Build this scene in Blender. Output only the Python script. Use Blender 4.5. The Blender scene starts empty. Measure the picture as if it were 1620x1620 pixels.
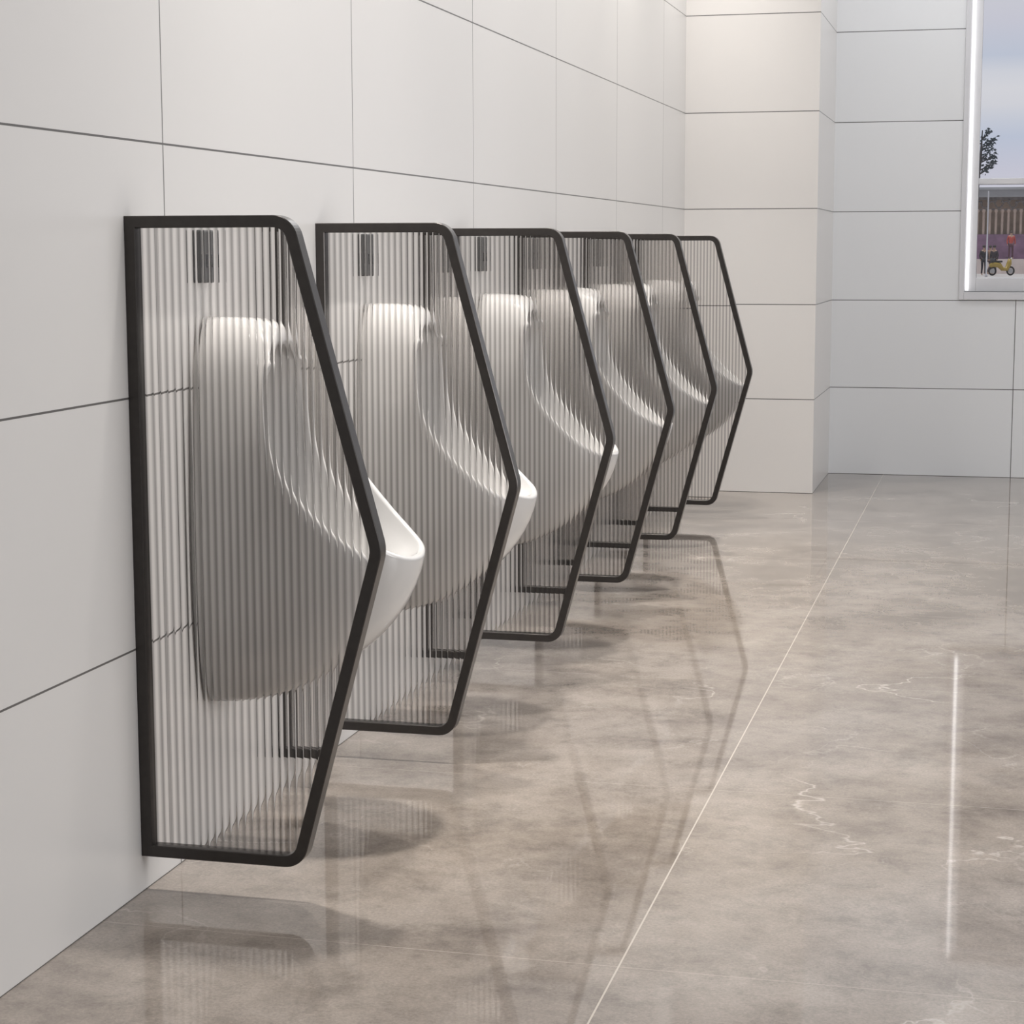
import bpy, bmesh, math, random
from mathutils import Vector, Matrix
random.seed(7)
C = bpy.context.scene.collection
PI = math.pi

# ------------------------------------------------------------------ dimensions (metres)
TW, TH = 0.956, 0.40            # wall tile width / height
Y0 = 2.939                      # depth of one vertical wall joint
COL_Y, COL_X = 8.269, 0.560     # tiled pillar: front face depth, width
FAR_Y = 9.056                   # far wall
SCREENS = [2.7846, 3.656, 4.628, 5.525, 6.400, 7.335]
URINALS = [3.215, 4.080, 5.022, 5.900, 6.810, 7.745]

# ------------------------------------------------------------------ helpers
def link(o, parent=None):
    C.objects.link(o)
    if parent is not None:
        o.parent = parent
    return o

def obj(name, bm, m, parent=None, smooth=False):
    me = bpy.data.meshes.new(name)
    bmesh.ops.recalc_face_normals(bm, faces=bm.faces) if not getattr(obj, 'raw', False) else None
    bm.to_mesh(me); bm.free()
    if smooth:
        for p in me.polygons: p.use_smooth = True
    o = bpy.data.objects.new(name, me)
    for k in (m if isinstance(m, (list, tuple)) else [m]):
        me.materials.append(k)
    return link(o, parent)

def empty(name, loc, rz=0):
    o = bpy.data.objects.new(name, None)
    o.location = loc; o.rotation_euler = (0, 0, rz); o.empty_display_size = .1
    return link(o)

def tag(o, label=None, cat=None, group=None, kind=None):
    for k, v in (('label', label), ('category', cat), ('group', group), ('kind', kind)):
        if v: o[k] = v
    return o

def struct(name, bm, m, parent=None, smooth=False):
    o = obj(name, bm, m, parent, smooth)
    if parent is None: o['kind'] = 'structure'
    return o

def dup(root, loc, label, group):
    r = root.copy(); C.objects.link(r); r.location = loc; r['label'] = label; r['group'] = group
    for ch in list(root.children):
        c = ch.copy(); C.objects.link(c); c.parent = r
        for g in list(ch.children):
            d = g.copy(); C.objects.link(d); d.parent = c
    return r

def add_box(bm, x0, x1, y0, y1, z0, z1, bevel=0):
    vs = [bm.verts.new(p) for p in ((x0,y0,z0),(x1,y0,z0),(x1,y1,z0),(x0,y1,z0),(x0,y0,z1),(x1,y0,z1),(x1,y1,z1),(x0,y1,z1))]
    fs = [bm.faces.new([vs[i] for i in q]) for q in ((0,3,2,1),(4,5,6,7),(0,1,5,4),(1,2,6,5),(2,3,7,6),(3,0,4,7))]
    if bevel:
        es = list({e for f in fs for e in f.edges})
        bmesh.ops.bevel(bm, geom=es, offset=bevel, segments=2, affect='EDGES', profile=.6)
    return bm

def box(*a, **k):
    return add_box(bmesh.new(), *a, **k)

def add_tube(bm, pts, rad, seg=8, cap=True):
    """round tube along pts, radius number or list"""
    rr = rad if isinstance(rad, (list, tuple)) else [rad]*len(pts)
    pts = [Vector(p) for p in pts]; rings = []
    ref = None
    for i, p in enumerate(pts):
        d = (pts[min(i+1, len(pts)-1)] - pts[max(i-1, 0)]).normalized()
        if ref is None:
            ref = d.cross(Vector((0, 0, 1)))
            if ref.length < 1e-3: ref = d.cross(Vector((1, 0, 0)))
        ref = (ref - d*ref.dot(d)).normalized(); b = d.cross(ref)
        rings.append([bm.verts.new(p + (ref*math.cos(2*PI*k/seg) + b*math.sin(2*PI*k/seg))*rr[i]) for k in range(seg)])
    for a, b in zip(rings, rings[1:]):
        for k in range(seg):
            bm.faces.new((a[k], a[(k+1) % seg], b[(k+1) % seg], b[k]))
    if cap:
        bm.faces.new(rings[0][::-1]); bm.faces.new(rings[-1])
    return bm

def add_ball(bm, c, r, sx=1, sy=1, sz=1, seg=12):
    m = Matrix.Translation(c) @ Matrix.Diagonal((r*sx, r*sy, r*sz, 1))
    bmesh.ops.create_uvsphere(bm, u_segments=seg, v_segments=max(6, seg//2+2), radius=1, matrix=m)
    return bm

# ------------------------------------------------------------------ materials
def mat(name):
    m = bpy.data.materials.new(name); m.use_nodes = True
    nt = m.node_tree
    return m, nt, nt.nodes, nt.links, nt.nodes['Principled BSDF']

def plain(name, col, rough=.5, metal=0, spec=.5, noise=0, scale=20, emit=0):
    m, nt, N, L, b = mat(name)
    b.inputs['Roughness'].default_value = rough
    b.inputs['Metallic'].default_value = metal
    b.inputs['Specular IOR Level'].default_value = spec
    b.inputs['Base Color'].default_value = (*col, 1)
    if noise:
        tc = N.new('ShaderNodeTexCoord'); n = N.new('ShaderNodeTexNoise'); n.inputs['Scale'].default_value = scale
        n.inputs['Detail'].default_value = 4
        r = N.new('ShaderNodeValToRGB')
        r.color_ramp.elements[0].position = .3; r.color_ramp.elements[1].position = .7
        r.color_ramp.elements[0].color = (*[c*(1-noise) for c in col], 1)
        r.color_ramp.elements[1].color = (*[min(1, c*(1+noise)) for c in col], 1)
        L.new(tc.outputs['Object'], n.inputs['Vector']); L.new(n.outputs['Fac'], r.inputs['Fac'])
        L.new(r.outputs['Color'], b.inputs['Base Color'])
    if emit:
        b.inputs['Emission Color'].default_value = (*col, 1); b.inputs['Emission Strength'].default_value = emit
    return m

def line_mask(N, L, sock, period, offset, half):
    """1 on joints of a grid with this period, 0 on the tile"""
    a = N.new('ShaderNodeMath'); a.operation = 'SUBTRACT'; L.new(sock, a.inputs[0]); a.inputs[1].default_value = offset
    w = N.new('ShaderNodeMath'); w.operation = 'PINGPONG'; L.new(a.outputs[0], w.inputs[0]); w.inputs[1].default_value = period/2
    c = N.new('ShaderNodeMath'); c.operation = 'LESS_THAN'; L.new(w.outputs[0], c.inputs[0]); c.inputs[1].default_value = half
    return c.outputs[0], a.outputs[0]

def tile_wall(name, axis, off_u, base, joint=(.12, .115, .11), half=.0017, period_u=TW, vertical=True, rough=.28, tint=.035):
    """large glazed wall tiles with thin dark joints, in world-scale object coordinates"""
    m, nt, N, L, b = mat(name)
    tc = N.new('ShaderNodeTexCoord'); sp = N.new('ShaderNodeSeparateXYZ'); L.new(tc.outputs['Object'], sp.inputs[0])
    hz, _ = line_mask(N, L, sp.outputs['Z'], TH, 0, half)
    mx = hz
    if vertical:
        vt, _ = line_mask(N, L, sp.outputs[axis], period_u, off_u, half*1.0)
        k = N.new('ShaderNodeMath'); k.operation = 'MAXIMUM'; L.new(hz, k.inputs[0]); L.new(vt, k.inputs[1]); mx = k.outputs[0]
    # slight tone change from tile to tile
    fz = N.new('ShaderNodeMath'); fz.operation = 'MULTIPLY'; L.new(sp.outputs['Z'], fz.inputs[0]); fz.inputs[1].default_value = 1/TH
    f1 = N.new('ShaderNodeMath'); f1.operation = 'FLOOR'; L.new(fz.outputs[0], f1.inputs[0])
    su = N.new('ShaderNodeMath'); su.operation = 'SUBTRACT'; L.new(sp.outputs[axis], su.inputs[0]); su.inputs[1].default_value = off_u
    fu = N.new('ShaderNodeMath'); fu.operation = 'MULTIPLY'; L.new(su.outputs[0], fu.inputs[0]); fu.inputs[1].default_value = 1/period_u
    f2 = N.new('ShaderNodeMath'); f2.operation = 'FLOOR'; L.new(fu.outputs[0], f2.inputs[0])
    cb = N.new('ShaderNodeCombineXYZ'); L.new(f1.outputs[0], cb.inputs[0]); L.new(f2.outputs[0], cb.inputs[1])
    wn = N.new('ShaderNodeTexWhiteNoise'); L.new(cb.outputs[0], wn.inputs['Vector'])
    rp = N.new('ShaderNodeValToRGB')
    rp.color_ramp.elements[0].color = (*[c*(1-tint) for c in base], 1); rp.color_ramp.elements[1].color = (*base, 1)
    L.new(wn.outputs['Value'], rp.inputs['Fac'])
    mix = N.new('ShaderNodeMix'); mix.data_type = 'RGBA'
    L.new(mx, mix.inputs['Factor']); L.new(rp.outputs['Color'], mix.inputs['A']); mix.inputs['B'].default_value = (*joint, 1)
    L.new(mix.outputs['Result'], b.inputs['Base Color'])
    b.inputs['Roughness'].default_value = rough
    b.inputs['Specular IOR Level'].default_value = .35
    bp = N.new('ShaderNodeBump'); bp.inputs['Strength'].default_value = .4; bp.inputs['Distance'].default_value = .002; bp.invert = True
    L.new(mx, bp.inputs['Height']); L.new(bp.outputs['Normal'], b.inputs['Normal'])
    return m

def marble_floor():
    m, nt, N, L, b = mat('grey_brown_marble')
    tc = N.new('ShaderNodeTexCoord'); sp = N.new('ShaderNodeSeparateXYZ'); L.new(tc.outputs['Object'], sp.inputs[0])
    def noise(scale, detail, rough=.6, dist=0, off=(0,0,0), stretch=(1,1,1)):
        mp = N.new('ShaderNodeMapping'); mp.inputs['Location'].default_value = off; mp.inputs['Scale'].default_value = stretch
        L.new(tc.outputs['Object'], mp.inputs[0])
        n = N.new('ShaderNodeTexNoise'); n.inputs['Scale'].default_value = scale; n.inputs['Detail'].default_value = detail
        n.inputs['Roughness'].default_value = rough; n.inputs['Distortion'].default_value = dist
        L.new(mp.outputs[0], n.inputs['Vector']); return n.outputs['Fac']
    def ramp(f, *st):
        r = N.new('ShaderNodeValToRGB'); e = r.color_ramp.elements
        while len(e) < len(st): e.new(.5)
        for k, (p, c) in zip(e, st): k.position = p; k.color = (*c, 1) if not isinstance(c, (int, float)) else (c, c, c, 1)
        L.new(f, r.inputs['Fac']); return r.outputs['Color']
    def mixc(f, a, bb, mode='MIX'):
        x = N.new('ShaderNodeMix'); x.data_type = 'RGBA'; x.blend_type = mode
        for s, v in ((x.inputs['Factor'], f), (x.inputs['A'], a), (x.inputs['B'], bb)):
            if isinstance(v, tuple): s.default_value = (*v, 1)
            elif isinstance(v, (int, float)): s.default_value = v
            else: L.new(v, s)
        return x.outputs['Result']
    big = noise(2.4, 12, .70, .15)
    col = ramp(big, (.30, FLOOR_DARK), (.47, FLOOR_MID), (.66, FLOOR_LIGHT))
    cool = noise(.55, 3, .5, .3, (3, 1, 0))
    col = mixc(ramp(cool, (.40, 0), (.62, .28)), col, (.29, .28, .285))
    fine = noise(8, 12, .80, .15, (7, 2, 0))
    col = mixc(.85, col, ramp(fine, (.32, .60), (.50, 1.0), (.70, 1.22)), 'MULTIPLY')
    grit = noise(190, 3, .7)
    col = mixc(.5, col, ramp(grit, (.32, .70), (.68, 1.22)), 'MULTIPLY')
    # thin pale veins where a warped noise crosses its middle, broken up by another noise
    def vein(scale, off, width, dist):
        v = noise(scale, 6, .55, dist, off)
        s = N.new('ShaderNodeMath'); s.operation = 'SUBTRACT'; L.new(v, s.inputs[0]); s.inputs[1].default_value = .5
        a = N.new('ShaderNodeMath'); a.operation = 'ABSOLUTE'; L.new(s.outputs[0], a.inputs[0])
        return ramp(a.outputs[0], (0, 1), (width, 0))
    brk = ramp(noise(1.7, 3, .5, 0, (11, 4, 0)), (.50, 0), (.66, 1))
    v1 = mixc(1.0, vein(1.3, (5, 9, 0), .0045, .35), brk, 'MULTIPLY')
    brk2 = ramp(noise(2.3, 3, .5, 0, (1, 14, 0)), (.52, 0), (.68, 1))
    v2 = mixc(1.0, vein(3.0, (2, 3, 0), .006, .5), brk2, 'MULTIPLY')
    col = mixc(mixc(.6, (0, 0, 0), v1), col, (.62, .57, .52))
    col = mixc(mixc(.28, (0, 0, 0), v2), col, (.58, .54, .50))
    # tile joints: pale grout
    gx, _ = line_mask(N, L, sp.outputs['X'], .96, .812, .0014)
    gy, _ = line_mask(N, L, sp.outputs['Y'], .96, 3.60, .0011)
    col = mixc(mixc(.45, (0, 0, 0), gy), col, (.48, .43, .38))
    col = mixc(mixc(.85, (0, 0, 0), gx), col, (.52, .47, .41))
    L.new(col, b.inputs['Base Color'])
    b.inputs['Roughness'].default_value = .038
    b.inputs['Specular IOR Level'].default_value = .55
    b.inputs['IOR'].default_value = 1.5
    return m

PITCH = .0125
def fluted_glass():
    m, nt, N, L, b = mat('fluted_grey_glass')
    N.remove(b); out = N['Material Output']
    tc = N.new('ShaderNodeTexCoord'); sp = N.new('ShaderNodeSeparateXYZ'); L.new(tc.outputs['Object'], sp.inputs[0])
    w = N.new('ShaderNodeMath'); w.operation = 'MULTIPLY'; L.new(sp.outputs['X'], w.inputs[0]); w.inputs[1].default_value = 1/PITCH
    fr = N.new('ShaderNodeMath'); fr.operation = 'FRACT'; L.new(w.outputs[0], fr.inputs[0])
    rp = N.new('ShaderNodeValToRGB'); e = rp.color_ramp.elements     # light-to-dark shading across each rib, painted into the glass tint
    for st in RIB_SHADE_STOPS[2:]: e.new(.5)
    for k, (p, c) in zip(e, RIB_SHADE_STOPS): k.position = p; k.color = (c*GLASS_TINT[0], c*GLASS_TINT[1], c*GLASS_TINT[2], 1)
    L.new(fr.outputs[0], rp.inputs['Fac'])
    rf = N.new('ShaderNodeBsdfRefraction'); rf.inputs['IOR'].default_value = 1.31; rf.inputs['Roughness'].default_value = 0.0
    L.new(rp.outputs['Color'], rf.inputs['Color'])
    gl = N.new('ShaderNodeBsdfGlossy'); gl.inputs['Roughness'].default_value = .06
    fn = N.new('ShaderNodeFresnel'); fn.inputs['IOR'].default_value = 1.4
    mx = N.new('ShaderNodeMixShader'); L.new(fn.outputs[0], mx.inputs[0]); L.new(rf.outputs[0], mx.inputs[1]); L.new(gl.outputs[0], mx.inputs[2])
    L.new(mx.outputs[0], out.inputs['Surface'])
    return m

def window_glass():
    m, nt, N, L, b = mat('clear_window_glass')
    N.remove(b); out = N['Material Output']
    tr = N.new('ShaderNodeBsdfTransparent'); tr.inputs['Color'].default_value = (.95, .96, .98, 1)
    gl = N.new('ShaderNodeBsdfGlossy'); gl.inputs['Roughness'].default_value = .02
    fn = N.new('ShaderNodeFresnel'); fn.inputs['IOR'].default_value = 1.5
    mx = N.new('ShaderNodeMixShader'); L.new(fn.outputs[0], mx.inputs[0]); L.new(tr.outputs[0], mx.inputs[1]); L.new(gl.outputs[0], mx.inputs[2])
    L.new(mx.outputs[0], out.inputs['Surface'])
    return m

# look parameters
FLOOR_DARK, FLOOR_MID, FLOOR_LIGHT = (.155, .126, .104), (.265, .224, .188), (.345, .30, .26)
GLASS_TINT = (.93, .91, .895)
RIB_SHADE_STOPS = [(0, .60), (.18, .97), (.42, 1.0), (.66, .72), (.86, .50), (1, .60)]

M = {}
M['wall_left'] = tile_wall('pale_wall_tiles', 'Y', Y0, (.67, .655, .64))
M['pillar'] = tile_wall('pale_pillar_tiles', 'X', -.02, (.80, .775, .75), period_u=2.0, vertical=False)
M['far'] = tile_wall('grey_far_wall_tiles', 'X', 1.379, (.85, .86, .87), period_u=1.9)
M['floor'] = marble_floor()
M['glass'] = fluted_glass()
M['pane'] = window_glass()
M['frame'] = plain('dark_anodised_metal', (.050, .045, .042), .28, .55, .5, .08, 60)
M['ceramic'] = plain('glazed_white_ceramic', (.515, .505, .495), .12, 0, .5, .01, 4)
M['sensor'] = plain('dark_grey_plastic', (.10, .10, .10), .3, .2, .5, .05, 30)
M['sensor_eye'] = plain('black_sensor_glass', (.01, .01, .012), .08, 0, .5, .1, 30)
M['white_metal'] = plain('white_window_paint', (.70, .70, .72), .35, 0, .5, .02, 10)
M['led'] = plain('white_led_strip', (1, .99, .98), .5, emit=1.15)

# ------------------------------------------------------------------ the room
bm = bmesh.new()
add_box(bm, -.30, 3.6, -1.5, FAR_Y + .24, -.20, 0.0)
struct('floor', bm, M['floor'])
struct('wall_left', box(-.24, 0, -1.5, COL_Y, 0, 3.0), M['wall_left'])
struct('pillar_corner', box(-.24, COL_X, COL_Y, FAR_Y, 0, 3.0), M['pillar'])
WX0, WX1, WZ0, WZ1 = 1.150, 2.36, .838, 2.30     # window opening in the far wall
bm = bmesh.new()
add_box(bm, -.24, WX0, FAR_Y, FAR_Y + .22, 0, 3.0)
add_box(bm, WX1, 3.6, FAR_Y, FAR_Y + .22, 0, 3.0)
add_box(bm, WX0, WX1, FAR_Y, FAR_Y + .22, 0, WZ0)
add_box(bm, WX0, WX1, FAR_Y, FAR_Y + .22, WZ1, 3.0)
struct('wall_back', bm, M['far'])

# the window: casing round the opening, a lit strip in the reveal, frame, mullion, two panes
def ring(x0, x1, z0, z1, w, y0, y1, bevel=.002, wb=None):
    wb = wb or w
    bm = bmesh.new()
    add_box(bm, x0, x0 + w, y0, y1, z0, z1, bevel=bevel); add_box(bm, x1 - w, x1, y0, y1, z0, z1, bevel=bevel)
    add_box(bm, x0 + w, x1 - w, y0, y1, z0, z0 + wb, bevel=bevel); add_box(bm, x0 + w, x1 - w, y0, y1, z1 - w, z1, bevel=bevel)
    return bm
win = tag(empty('window_1', (0, 0, 0)), kind='structure')
obj('casing', ring(WX0 - .022, WX1 + .022, WZ0 - .034, WZ1 + .022, .0225, FAR_Y - .012, FAR_Y + .06, wb=.034), M['white_metal'], win)
fr = obj('window_frame', ring(WX0 + .0005, WX1 - .0005, WZ0 + .0005, WZ1 - .0005, .050, FAR_Y + .03, FAR_Y + .12, wb=.062), M['white_metal'], win)
bm = bmesh.new()
add_box(bm, WX0 + .006, WX0 + .019, FAR_Y + .018, FAR_Y + .029, WZ0 + .006, WZ1 - .006, bevel=.002)
add_box(bm, WX1 - .019, WX1 - .006, FAR_Y + .018, FAR_Y + .029, WZ0 + .006, WZ1 - .006, bevel=.002)
tag(obj('light_strip', bm, M['led'], win), 'bright white lit strip')
obj('mullion', box(WX0 + .05, WX1 - .05, FAR_Y + .05, FAR_Y + .10, 1.318, 1.345, bevel=.003), M['white_metal'], win)
obj('pane', box(WX0 + .045, WX1 - .045, FAR_Y + .072, FAR_Y + .078, WZ0 + .06, 1.32), M['pane'], win)
obj('pane', box(WX0 + .045, WX1 - .045, FAR_Y + .072, FAR_Y + .078, 1.343, WZ1 - .045), M['pane'], win)

# ------------------------------------------------------------------ privacy screens
ZB, ZT = .060, 1.0825
ZM = (ZB + ZT)/2
XT, XV = .2755, .4135           # depth at the top / at the forward point
FW, FD = .0185, .028            # frame bar: face width, thickness

def fillet(pts, rad, n=10):
    out = []
    k = len(pts)
    for i, p in enumerate(pts):
        r = rad[i]; p = Vector(p)
        if r <= 0: out.append(p); continue
        a = (Vector(pts[i-1]) - p).normalized(); b = (Vector(pts[(i+1) % k]) - p).normalized()
        half = a.angle(b)/2
        t = r/math.tan(half); c = p + (a + b).normalized()*(r/math.sin(half))
        s0, s1 = p + a*t - c, p + b*t - c
        ang = s0.angle(s1)
        for j in range(n + 1):
            u = j/n
            out.append(c + (s0*math.sin((1-u)*ang) + s1*math.sin(u*ang))/math.sin(ang))
    return out

def screen_outline():
    pts = [(0, ZB), (XT, ZB), (XV, ZM), (XT, ZT), (0, ZT)]        # x, z; counter-clockwise
    return fillet(pts, [0, .040, .065, .040, 0])

def inset(path, d):
    n = len(path); out = []
    for i, p in enumerate(path):
        a = (p - path[i-1]).normalized(); b = (path[(i+1) % n] - p).normalized()
        na, nb = Vector((-a.y, a.x)), Vector((-b.y, b.x))
        m = (na + nb); m = m/max(.2, m.length_squared)*2
        out.append(p + m*d)
    return out

def frame_mesh():
    path = screen_outline(); c = .0012
    prof = [(c, 0), (FW - c, 0), (FW, c), (FW, FD - c), (FW - c, FD), (c, FD), (0, FD - c), (0, c)]
    bm = bmesh.new(); loops = []
    for off, y in prof:
        loops.append([bm.verts.new((q.x, y, q.y)) for q in inset(path, off)])
    n = len(path)
    for a, b in zip(loops, loops[1:] + loops[:1]):
        for i in range(n):
            bm.faces.new((a[i], a[(i+1) % n], b[(i+1) % n], b[i]))
    return bm

def glass_mesh():
    """one fluted sheet: shallow hollow flutes meeting in sharp vertical ridges; spans the frame's opening"""
    path = inset(screen_outline(), FW - .004)
    def zspan(x):
        zs = []
        for a, b in zip(path, path[1:] + path[:1]):
            if (a.x - x)*(b.x - x) <= 0 and abs(a.x - b.x) > 1e-7:
                zs.append(a.y + (b.y - a.y)*(x - a.x)/(b.x - a.x))
        return (min(zs), max(zs)) if len(zs) > 1 else None
    x0, x1 = min(p.x for p in path) + 1e-5, max(p.x for p in path) - 1e-4
    per = 16; k0 = int(x0/PITCH*per) + 1
    xs = [x0] + [k*PITCH/per for k in range(k0, int(x1/PITCH*per) + 1)] + [x1]
    bm = bmesh.new(); prev = None
    for x in xs:
        sp = zspan(x)
        if not sp: continue
        t = 2*((x/PITCH) % 1) - 1
        h = PITCH/2*(FL1*t*t/2 + FL2*abs(t)**6/6)
        y = FD/2 - .002 - h
        cur = (bm.verts.new((x, y, sp[0])), bm.verts.new((x, y, sp[1])))
        if prev: bm.faces.new((prev[0], cur[0], cur[1], prev[1]))
        prev = cur
    return bm
FL1, FL2 = .06, .35

GROUP_S = 'fluted glass privacy screens along the tiled wall'
scr = empty('privacy_screen', (0, SCREENS[0], 0))
tag(scr, 'nearest and largest dark-framed fluted glass screen, its whole wall-side frame upright visible', 'privacy screen', GROUP_S)
obj('frame', frame_mesh(), M['frame'], scr)
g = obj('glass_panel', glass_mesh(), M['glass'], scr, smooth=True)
tag(g, 'grey fluted glass with fine vertical ribs')
labels_s = ['dark-framed fluted glass screen standing just behind the first urinal',
            'dark-framed fluted glass screen third along the row, just behind the second urinal',
            'dark-framed fluted glass screen fourth along the row, just behind the third urinal',
            'fluted glass screen in a dark frame, last but one before the tiled pillar',
            'smallest, farthest fluted glass screen in a dark frame, seen against the tiled pillar']
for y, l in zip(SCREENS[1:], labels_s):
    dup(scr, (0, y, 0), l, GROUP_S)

# ------------------------------------------------------------------ urinals
# half outlines, bottom to top: A where the body meets the wall (y, z), R along the rim (x, y, z)
A = [(0,.250),(.030,.250),(.062,.258),(.095,.290),(.122,.345),(.138,.420),(.145,.520),(.142,.610),(.132,.700),(.117,.780),(.098,.845),(.070,.890),(.036,.913),(0,.917)]
R = [(.345,0,.492),(.341,.038,.494),(.327,.078,.503),(.298,.108,.522),(.258,.132,.553),(.213,.147,.597),(.174,.152,.645),(.148,.150,.698),(.138,.143,.760),(.135,.130,.820),(.135,.106,.848),(.138,.075,.868),(.139,.040,.876),(.139,0,.878)]

def catmull(P, sub):
    P = [Vector(p) for p in P]; out = []
    def at(i):
        if i < 0: return Vector([-P[1][0]] + list(P[1][1:])) if len(P[0]) == 2 else Vector((P[1][0], -P[1][1], P[1][2]))
        if i >= len(P): return Vector([-P[-2][0]] + list(P[-2][1:])) if len(P[0]) == 2 else Vector((P[-2][0], -P[-2][1], P[-2][2]))
        return P[i]
    for i in range(len(P) - 1):
        p0, p1, p2, p3 = at(i-1), at(i), at(i+1), at(i+2)
        for j in range(sub):
            t = j/sub
            out.append(.5*((2*p1) + (p2 - p0)*t + (2*p0 - 5*p1 + 4*p2 - p3)*t*t + (3*p1 - p0 - 3*p2 + p3)*t**3))
    out.append(P[-1]); return out

def urinal_mesh():
    sub = 3
    a = catmull(A, sub); r = catmull(R, sub)
    n = len(a)
    full_a = [Vector((0, p[0], p[1])) for p in a] + [Vector((0, -p[0], p[1])) for p in a[-2:0:-1]]
    full_r = [p.copy() for p in r] + [Vector((p.x, -p.y, p.z)) for p in r[-2:0:-1]]
    N = len(full_a)
    cen = Vector((0, 0, .62))
    def bez(p0, p1, p2, p3, t):
        s = 1 - t
        return p0*s**3 + p1*3*s*s*t + p2*3*s*t*t + p3*t**3
    # narrow recessed joint where the body meets the wall
    loops = [[Vector((x, p.y*.90, cen.z + (p.z - cen.z)*.96)) for p in full_a] for x in (0, .009)]
    for p in full_a: p.x = .010
    OUT = 14
    for k in range(OUT + 1):
        t = k/OUT; L_ = []
        for i in range(N):
            p0, p3 = full_a[i], full_r[i]
            d = p0 - p3; d.x = 0
            q = max(0, min(1, (p3.z - .74)/.12))
            p1 = p0 + Vector((p3.x*(.56 + .26*q), 0, 0))
            p2 = p3 + d*(.46 + .42*q) - Vector((p3.x*.05, 0, 0))
            L_.append(bez(p0, p1, p2, p3, t))
        loops.append(L_)
    # rounded rim, turning inward
    tang = [(full_r[(i+1) % N] - full_r[i-1]).normalized() for i in range(N)]
    inn = []
    for i in range(N):
        out_dir = (loops[-1][i] - loops[-2][i]).normalized()     # direction the outer skin arrives in
        to_c = Vector((full_r[i].x*.86, 0, max(.55, min(.80, full_r[i].z)))) - full_r[i]
        to_c = (to_c - out_dir*to_c.dot(out_dir)); to_c = (to_c - tang[i]*to_c.dot(tang[i])).normalized()
        inn.append((out_dir, to_c))
    W = .0075
    for ang in (30, 60, 90, 120, 150, 180):
        q = math.radians(ang)
        loops.append([full_r[i] + inn[i][1]*W*(1 - math.cos(q)) + inn[i][0]*W*.8*math.sin(q) for i in range(N)])
    rim_in = loops[-1]
    # basin: down and back to a shrunken outline near the wall
    INN = 12
    base_in = []
    for i in range(N):
        p = full_a[i]
        base_in.append(Vector((.035, p.y*.72, cen.z + (p.z - cen.z)*(.66 if p.z < cen.z else .82))))
    for k in range(1, INN + 1):
        t = k/INN; L_ = []
        for i in range(N):
            p0, p3 = rim_in[i], base_in[i]
            d = p3 - p0; dx = d.x; d.x = 0
            p1 = p0 + Vector((dx*.30, 0, 0)) - inn[i][0]*.02 + d*.05
            p2 = p3 - Vector((dx*.42, 0, 0))
            L_.append(bez(p0, p1, p2, p3, t))
        loops.append(L_)
    for s in (.7, .4, .15):
        loops.append([Vector((.033, p.y*s, cen.z - .02 + (p.z - cen.z + .02)*s)) for p in base_in])
    bm = bmesh.new()
    rows = [[bm.verts.new(p) for p in l] for l in loops]
    for p, q in zip(rows, rows[1:]):
        for i in range(N):
            bm.faces.new((p[i], p[(i+1) % N], q[(i+1) % N], q[i]))
    bm.faces.new(rows[-1]); bm.faces.new(rows[0][::-1])
    return bm

GROUP_U = 'wall-hung ceramic urinals along the tiled wall'
ur = obj('urinal', urinal_mesh(), M['ceramic'], smooth=True)
ur.location = (.0006, URINALS[0], 0)
tag(ur, 'white ceramic wall-hung urinal behind the nearest glass screen, its lip standing out past the frame', 'urinal', GROUP_U)
labels_u = ['white ceramic wall-hung urinal behind the second glass screen, lip partly past the frame',
            'white ceramic wall-hung urinal behind the third glass screen, only a sliver of lip uncovered',
            'white ceramic urinal seen wholly through the fourth fluted glass screen',
            'white ceramic urinal behind the fifth glass screen, last but one of the row',
            'farthest white ceramic urinal, between the last glass screen and the tiled pillar']
for y, l in zip(URINALS[1:], labels_u):
    dup(ur, (.0006, y, 0), l, GROUP_U)

# flush sensors on the wall above each urinal
GROUP_F = 'flush sensors above the urinals'
fs = empty('flush_sensor', (0, URINALS[0] - .032, .975))
tag(fs, 'dark grey flush sensor plate on the wall above the nearest urinal', 'flush sensor', GROUP_F)
obj('cover_plate', box(.0006, .014, -.034, .034, 0, .089, bevel=.003), M['sensor'], fs)
obj('sensor_window', box(.0125, .0150, -.014, .014, .026, .048, bevel=.001), M['sensor_eye'], fs)
labels_f = ['dark grey flush sensor plate above the second urinal, seen through the second glass screen',
            'dark grey flush sensor plate above the third urinal, seen through the third glass screen',
            'dark grey flush sensor plate above the fourth urinal, seen through the fourth glass screen',
            'dark grey flush sensor plate above the last urinal but one',
            'dark grey flush sensor plate above the farthest urinal, next to the pillar']
for y, l in zip(URINALS[1:5], labels_f):
    dup(fs, (0, y - .032, .975), l, GROUP_F)

# ------------------------------------------------------------------ outside the window
GZ = -.47
tag(obj('street_ground', box(-40, 60, FAR_Y + .3, 190, GZ - .2, GZ), plain('pale_paving', (.52, .49, .47), .8, noise=.12, scale=.6)), kind='structure')

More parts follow.
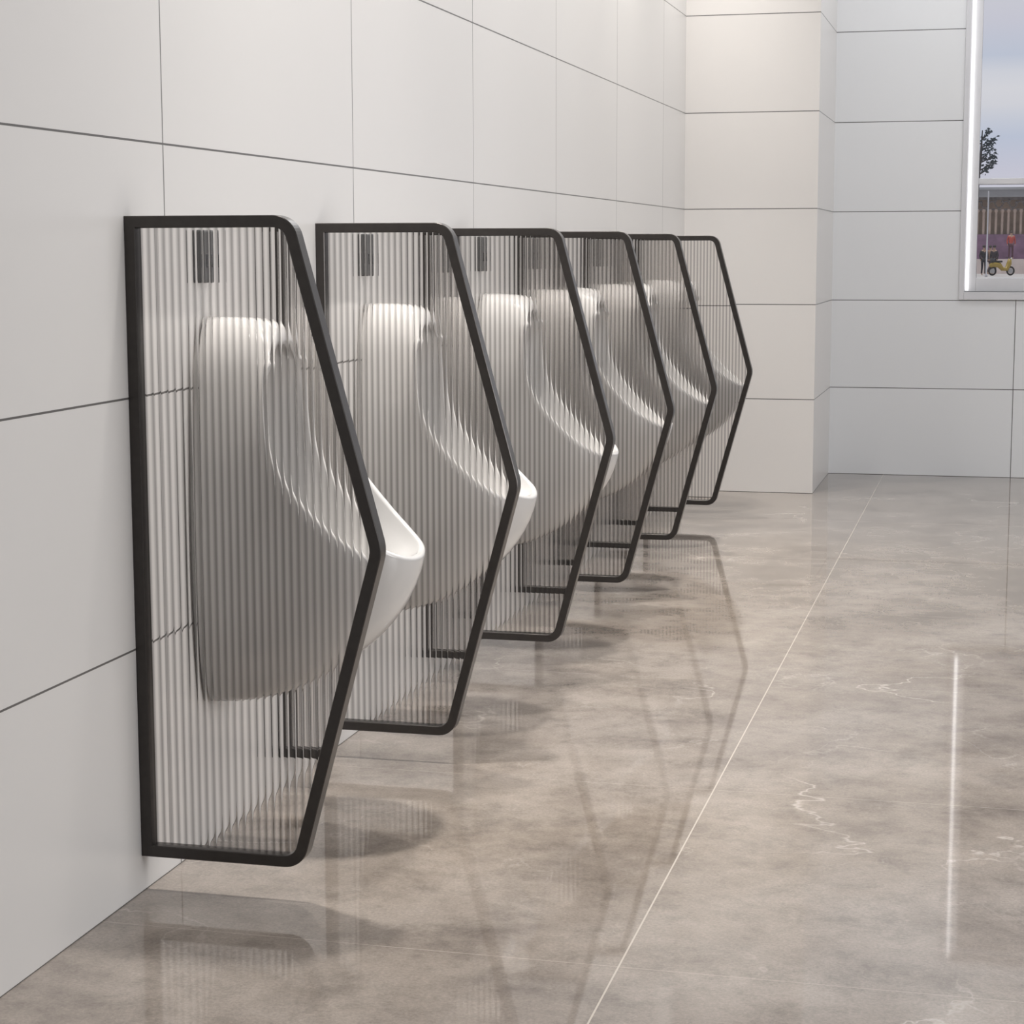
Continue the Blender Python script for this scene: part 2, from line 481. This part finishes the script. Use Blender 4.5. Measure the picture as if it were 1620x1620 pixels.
def pavilion():
    p = empty('pavilion', (0, 128, GZ))
    tag(p, 'long columned pavilion with a grey eave and purple dado, across the street outside the window', 'building')
    obj('back_wall', box(-12, 14, 1.2, 1.8, 0, 5.0), plain('tan_plaster', (.50, .36, .25), .8, noise=.2, scale=1.5), p)
    obj('dado', box(-12, 14, -.36, -.28, .9, 2.45), plain('purple_panel', (.23, .13, .22), .7, noise=.25, scale=2), p)
    obj('plinth', box(-12.2, 14.2, -2.6, 1.3, 0, .9), plain('pale_step', (.66, .57, .54), .7, noise=.1, scale=2), p)
    bm = bmesh.new(); add_box(bm, -13, 15, -1.2, 2.2, 4.75, 5.2); add_box(bm, -13.2, 15.2, -1.4, 2.3, 5.2, 5.35)
    obj('roof', bm, plain('grey_eave', (.34, .35, .37), .6, noise=.1, scale=1), p)
    bm = bmesh.new()
    rnd = random.Random(3)
    for k in range(60):        # carved band under the eave
        x = -12 + k*.43
        add_tube(bm, [(x + .2*math.cos(j*PI/6), -.3, 4.3 + .2*math.sin(j*PI/6)*(1 if k % 2 else -1)) for j in range(7)], .05, 5)
        add_ball(bm, (x + .2, -.3, 4.45 + rnd.uniform(-.1, .1)), .09, seg=8)
    add_box(bm, -12.5, 14.5, -.25, .0, 3.95, 4.05); add_box(bm, -12.5, 14.5, -.25, 0, 4.6, 4.76)
    obj('carved_frieze', bm, plain('dark_stone', (.15, .13, .12), .8, noise=.4, scale=6), p)
    cm = plain('pinkish_column', (.56, .44, .37), .6, noise=.15, scale=2)
    pts = [(0, .12), (.12, .12), (.14, .10), (.3, .085), (2.9, .075), (3.0, .12), (3.12, .14)]
    for k in range(26):
        bm = bmesh.new(); x = -4.2 + k*.38
        add_tube(bm, [(x, -.15, .9 + z) for z, r in pts], [r for z, r in pts], 14)
        obj('column', bm, cm, p, smooth=False)
    return p
pavilion()

def person(loc, rz, label, top, legs, hair, pose='stand', group=None):
    """small continuous body grown from a joint skeleton; clothing and hair are children"""
    J = {'pel': (0,0,.95), 'waist': (0,.0,1.08), 'chest': (0,0,1.32), 'neck': (0,0,1.48), 'head': (0,-.015,1.56), 'crown': (0,-.01,1.70),
         'shl': (.17,0,1.41), 'ell': (.24,.02,1.14), 'wrl': (.23,-.08,.92), 'hal': (.225,-.10,.83),
         'shr': (-.17,0,1.41), 'elr': (-.24,.02,1.14), 'wrr': (-.23,-.08,.92), 'har': (-.225,-.10,.83),
         'hil': (.09,0,.90), 'knl': (.10,-.02,.50), 'anl': (.11,.02,.09), 'tol': (.12,-.15,.03),
         'hir': (-.09,0,.90), 'knr': (-.10,-.02,.50), 'anr': (-.11,.02,.09), 'tor': (-.12,-.15,.03)}
    if pose == 'walk':
        J['knl'] = (.10,-.18,.52); J['anl'] = (.10,-.22,.10); J['tol'] = (.10,-.38,.06)
        J['knr'] = (-.10,.10,.52); J['anr'] = (-.10,.32,.16); J['tor'] = (-.10,.22,.03)
        J['wrr'] = (-.22,-.26,1.0); J['har'] = (-.21,-.33,.96)
    if pose == 'sit':
        dz = -.48
        for k in list(J):
            if k[:2] in ('pe','wa','ch','ne','he','cr','sh','el','wr','ha','hi'): J[k] = (J[k][0], J[k][1], J[k][2] + dz)
        J['knl'] = (.13,-.42,.50); J['anl'] = (.13,-.40,.09); J['tol'] = (.14,-.57,.03)
        J['knr'] = (-.13,-.42,.50); J['anr'] = (-.13,-.40,.09); J['tor'] = (-.14,-.57,.03)
        J['wrl'] = (.16,-.30,.56); J['hal'] = (.13,-.38,.55); J['wrr'] = (-.16,-.30,.56); J['har'] = (-.13,-.38,.55)
    rad = {'pel': .15, 'waist': .125, 'chest': .15, 'neck': .055, 'head': .085, 'crown': .075, 'sh': .07, 'el': .045, 'wr': .03, 'ha': .035, 'hi': .09, 'kn': .058, 'an': .042, 'to': .035}
    bones = [('pel','waist'),('waist','chest'),('chest','neck'),('neck','head'),('head','crown')]
    for s in 'lr':
        bones += [('chest','sh'+s),('sh'+s,'el'+s),('el'+s,'wr'+s),('wr'+s,'ha'+s),('pel','hi'+s),('hi'+s,'kn'+s),('kn'+s,'an'+s),('an'+s,'to'+s)]
    def grow(name, keys, bn, extra, m, parent, root):
        me = bpy.data.meshes.new(name); idx = {k: i for i, k in enumerate(keys)}
        me.from_pydata([J[k] for k in keys], [(idx[a], idx[b]) for a, b in bn], [])
        me.materials.append(m)
        o = link(bpy.data.objects.new(name, me), parent)
        sk = o.modifiers.new('skin', 'SKIN'); sk.use_smooth_shade = True
        if not me.skin_vertices: me.attributes.new
        for k, i in idx.items():
            r = rad.get(k, rad.get(k[:2], .05)) + extra
            me.skin_vertices[0].data[i].radius = (r, r*.8)
            me.skin_vertices[0].data[i].use_root = (k == root)
        ss = o.modifiers.new('sub', 'SUBSURF'); ss.levels = 1; ss.render_levels = 1
        return o
    skin = plain('skin', (.45, .29, .21), .6)
    body = grow('person', list(J), bones, 0, skin, None, 'pel')
    tag(body, label, 'person', group)
    body.location = loc; body.rotation_euler = (0, 0, rz)
    J['hem'] = J['pel']
    tk = ['waist','chest','shl','ell','wrl','shr','elr','wrr','hem']
    grow('jacket', tk, [('hem','waist'),('waist','chest'),('chest','shl'),('shl','ell'),('ell','wrl'),('chest','shr'),('shr','elr'),('elr','wrr')], .022, plain('cloth_top', top, .8, noise=.15, scale=8), body, 'waist')
    lk = ['pel','hil','knl','anl','hir','knr','anr']
    grow('trousers', lk, [('pel','hil'),('hil','knl'),('knl','anl'),('pel','hir'),('hir','knr'),('knr','anr')], .018, plain('cloth_legs', legs, .8, noise=.15, scale=8), body, 'pel')
    h = Vector(J['crown'])
    bm = bmesh.new(); add_ball(bm, h + Vector((0, .02, -.03)), .1, .95, 1.05, .95)
    hm = plain('hair', hair, .6)
    obj('hair', bm, hm, body, smooth=True)
    em = plain('dark_eye', (.02, .015, .01), .3)
    for s in (-1, 1):
        obj('eye', add_ball(bmesh.new(), Vector(J['head']) + Vector((s*.035, -.088, .03)), .012, seg=8), em, body)
    bm = bmesh.new(); add_ball(bm, Vector(J['head']) + Vector((0, -.095, -.005)), .018, .8, 1, 1.3, seg=8)
    obj('nose', bm, skin, body, smooth=True)
    return body

person((.16, 118, GZ), .4, 'person in black clothes standing at the left edge of the window view outside', (.012, .012, .018), (.02, .02, .03), (.02, .012, .01), 'stand')
person((.50, 121, GZ), 2.4, 'person in brown walking past the pavilion behind the one in black', (.26, .15, .095), (.10, .06, .05), (.03, .02, .015), 'walk')
person((.74, 119, GZ), -.5, 'person in a dark jacket standing beside the yellow scooter', (.035, .025, .035), (.05, .05, .06), (.02, .012, .01), 'stand')
person((1.70, 126.1, GZ + .9), .2, 'person in a red coat standing on the pavilion step', (.42, .05, .035), (.09, .03, .05), (.05, .03, .02), 'stand')

def scooter(loc, rz):
    s = empty('motor_scooter', loc, rz)
    tag(s, 'yellow motor scooter parked on the street outside the window', 'scooter')
    ym = plain('yellow_paint', (.40, .28, .05), .35, noise=.05); dk = plain('black_rubber', (.015, .015, .015), .7)
    for x in (-.58, .58):
        bm = bmesh.new()
        add_tube(bm, [(x + .22*math.cos(k*PI/12), 0, .27 + .22*math.sin(k*PI/12)) for k in range(25)], .05, 8, cap=False)
        w = obj('wheel', bm, dk, s, smooth=True)
        bm = bmesh.new(); add_tube(bm, [(x, -.04, .27), (x, .04, .27)], .14, 16)
        obj('hub', bm, plain('steel', (.4, .4, .4), .3, .9), w)
    bm = bmesh.new()
    add_tube(bm, [(-.75, 0, .55), (-.5, 0, .66), (-.15, 0, .60), (.05, 0, .38), (.32, 0, .36), (.48, 0, .70), (.52, 0, .95)], [.10, .17, .16, .12, .12, .15, .09], 12)
    obj('body_shell', bm, ym, s, smooth=True)
    obj('seat', box(-.68, 0, -.13, .13, .76, .86, bevel=.04), dk, s)
    bm = bmesh.new(); add_tube(bm, [(.42, -.33, 1.06), (.47, -.12, 1.04), (.50, 0, 1.0), (.47, .12, 1.04), (.42, .33, 1.06)], .018, 8)
    obj('handlebar', bm, dk, s, smooth=True)
    bm = bmesh.new(); add_ball(bm, (.60, 0, .95), .085, .6, 1, 1); obj('headlamp', bm, plain('lamp_glass', (.7, .7, .65), .1), s, smooth=True)
scooter((1.18, 117.0, GZ), .5)

bm = bmesh.new(); add_tube(bm, [(0, 0, 0), (0, 0, .10), (0, 0, .14), (0, 0, 4.6), (0, 0, 4.7)], [.08, .08, .042, .034, .012], 12)
post = obj('street_post', bm, plain('pale_post_paint', (.62, .62, .66), .5), smooth=True); post.location = (.37, 112, GZ)
tag(post, 'slim pale post in front of the pavilion, beside the person in black', 'post')

def tree(loc):
    t = empty('street_tree', loc)
    tag(t, 'small sparse dark-leaved tree outside, behind the left edge of the window', 'tree')
    rnd = random.Random(11)
    bark = plain('bark', (.09, .075, .06), .9, noise=.3, scale=12)
    bm = bmesh.new()
    add_tube(bm, [(-.03, 0, 0), (-.02, .02, .8), (-.02, 0, 1.8), (.0, 0, 2.3), (.03, 0, 2.65), (.04, 0, 2.95)], [.05, .042, .032, .024, .016, .006], 9)
    tips = []
    for k in range(11):
        z = 2.38 + k*.045; a = rnd.uniform(-.6, .6) + (0 if k % 3 else PI)
        L_ = rnd.uniform(.10, .20) if k % 3 else rnd.uniform(.12, .25)
        p1 = Vector((.03, 0, z)); p2 = p1 + Vector((math.cos(a)*L_*.6, math.sin(a)*L_*.6, .05)); p3 = p1 + Vector((math.cos(a)*L_, math.sin(a)*L_, .11))
        add_tube(bm, [p1, p2, p3], [.010, .007, .003], 6); tips += [p1.lerp(p2, .5), p2, p2.lerp(p3, .5), p3]
    obj('trunk', bm, bark, t, smooth=True)
    bm = bmesh.new()
    for p in tips:
        for _ in range(9):
            c = p + Vector((rnd.gauss(0, .022), rnd.gauss(0, .03), rnd.gauss(0, .022)))
            d = Vector((rnd.uniform(-1, 1), rnd.uniform(-1, 1), rnd.uniform(-.6, .6))).normalized(); u = d.cross(Vector((rnd.uniform(-1, 1), 1, rnd.uniform(-1, 1)))).normalized()
            l, w = .030, .011
            vs = [bm.verts.new(q) for q in (c - d*l, c + u*w, c + d*l, c - u*w)]
            bm.faces.new(vs)
    obj('foliage', bm, plain('dark_teal_leaves', (.035, .07, .07), .6, noise=.4, scale=20), t)
tree((.975, 25, GZ))

# ------------------------------------------------------------------ light
w = bpy.data.worlds.new('sky'); bpy.context.scene.world = w; w.use_nodes = True
nt = w.node_tree; N, L = nt.nodes, nt.links; bg = N['Background']
tc = N.new('ShaderNodeTexCoord'); sp = N.new('ShaderNodeSeparateXYZ'); L.new(tc.outputs['Generated'], sp.inputs[0])
rp = N.new('ShaderNodeValToRGB'); e = rp.color_ramp.elements
stops = [(.0, (.34, .32, .30)), (.49, (.55, .52, .51)), (.505, (1.914, 1.864, 1.914)), (.519, (1.697, 1.664, 1.864)), (.528, (1.498, 1.614, 1.880)), (.535, (1.914, 1.897, 1.964)), (.541, (2.030, 1.997, 2.030)), (.547, (1.531, 1.631, 1.864)), (.556, (1.747, 1.714, 1.864)), (.566, (1.830, 1.830, 1.880)), (.60, (.8, .8, .83)), (1, (.66, .66, .68))]
while len(e) < len(stops): e.new(.5)
for k, (p, c) in zip(e, stops): k.position = p; k.color = (*c, 1)
mp = N.new('ShaderNodeMath'); mp.operation = 'MULTIPLY_ADD'; L.new(sp.outputs['Z'], mp.inputs[0]); mp.inputs[1].default_value = .5; mp.inputs[2].default_value = .5
L.new(mp.outputs[0], rp.inputs['Fac']); L.new(rp.outputs['Color'], bg.inputs['Color']); bg.inputs['Strength'].default_value = .36

def area(name, loc, size, power, col=(1, 1, 1), target=None, shape='DISK', size_y=None):
    l = bpy.data.lights.new(name, 'AREA'); l.shape = shape; l.size = size; l.energy = power; l.color = col
    if size_y: l.size_y = size_y
    o = link(bpy.data.objects.new(name, l)); o.location = loc
    if target is not None:
        o.rotation_euler = (Vector(target) - Vector(loc)).to_track_quat('-Z', 'Y').to_euler()
    return o
for k, y in enumerate([2.28] + URINALS):
    area('downlight_or_fill', (.17, y + .06, 3.0), .14, 3.0 if k == 0 else 13.5 if k == 1 else 11.0 if k < 6 else 6.5, (1, .96, .91)).data.spread = math.radians(78)  # ceiling downlights over the bays
area('street_fill', (0, 118, 52), 40, 25000, (1, 1, 1))  # added area light high over the street, brightening the outdoor things
area('downlight_or_fill', (1.15, 8.25, 2.95), .2, 11, (.95, .97, 1)).data.energy = 8  # unseen fill added to brighten the far wall and pillar side
area('side_fill', (3.4, 2.9, 1.0), 1.7, 53, (1, .99, .985), target=(.1, 4.3, .8))  # added fill out of view, lifting the urinal fronts and left wall
area('ceiling_fill', (2.5, 6.2, 2.9), 1.4, 50, (1, .985, .975), shape='RECTANGLE', size_y=7.0)  # large unseen overhead fill, added to lift the floor and far end

# ------------------------------------------------------------------ camera
cam = bpy.data.cameras.new('camera'); cam.sensor_width = 36; cam.lens = 68.48; cam.clip_start = .05; cam.clip_end = 400
co = link(bpy.data.objects.new('camera', cam))
R2 = Vector((.96999576, .24311042, -.00235764)); U2 = Vector((-.03006004, .12954942, .99111722)); F = Vector((-.24125635, .96130863, -.13297029))
co.matrix_world = Matrix(((R2.x, U2.x, -F.x, 1.32303), (R2.y, U2.y, -F.y, -.02297), (R2.z, U2.z, -F.z, 1.02791), (0, 0, 0, 1)))
sc = bpy.context.scene
sc.camera = co
sc.view_settings.view_transform = 'Standard'
sc.cycles.use_denoising = True
sc.cycles.max_bounces = 16; sc.cycles.transmission_bounces = 14; sc.cycles.transparent_max_bounces = 16
sc.cycles.sample_clamp_indirect = 6.0
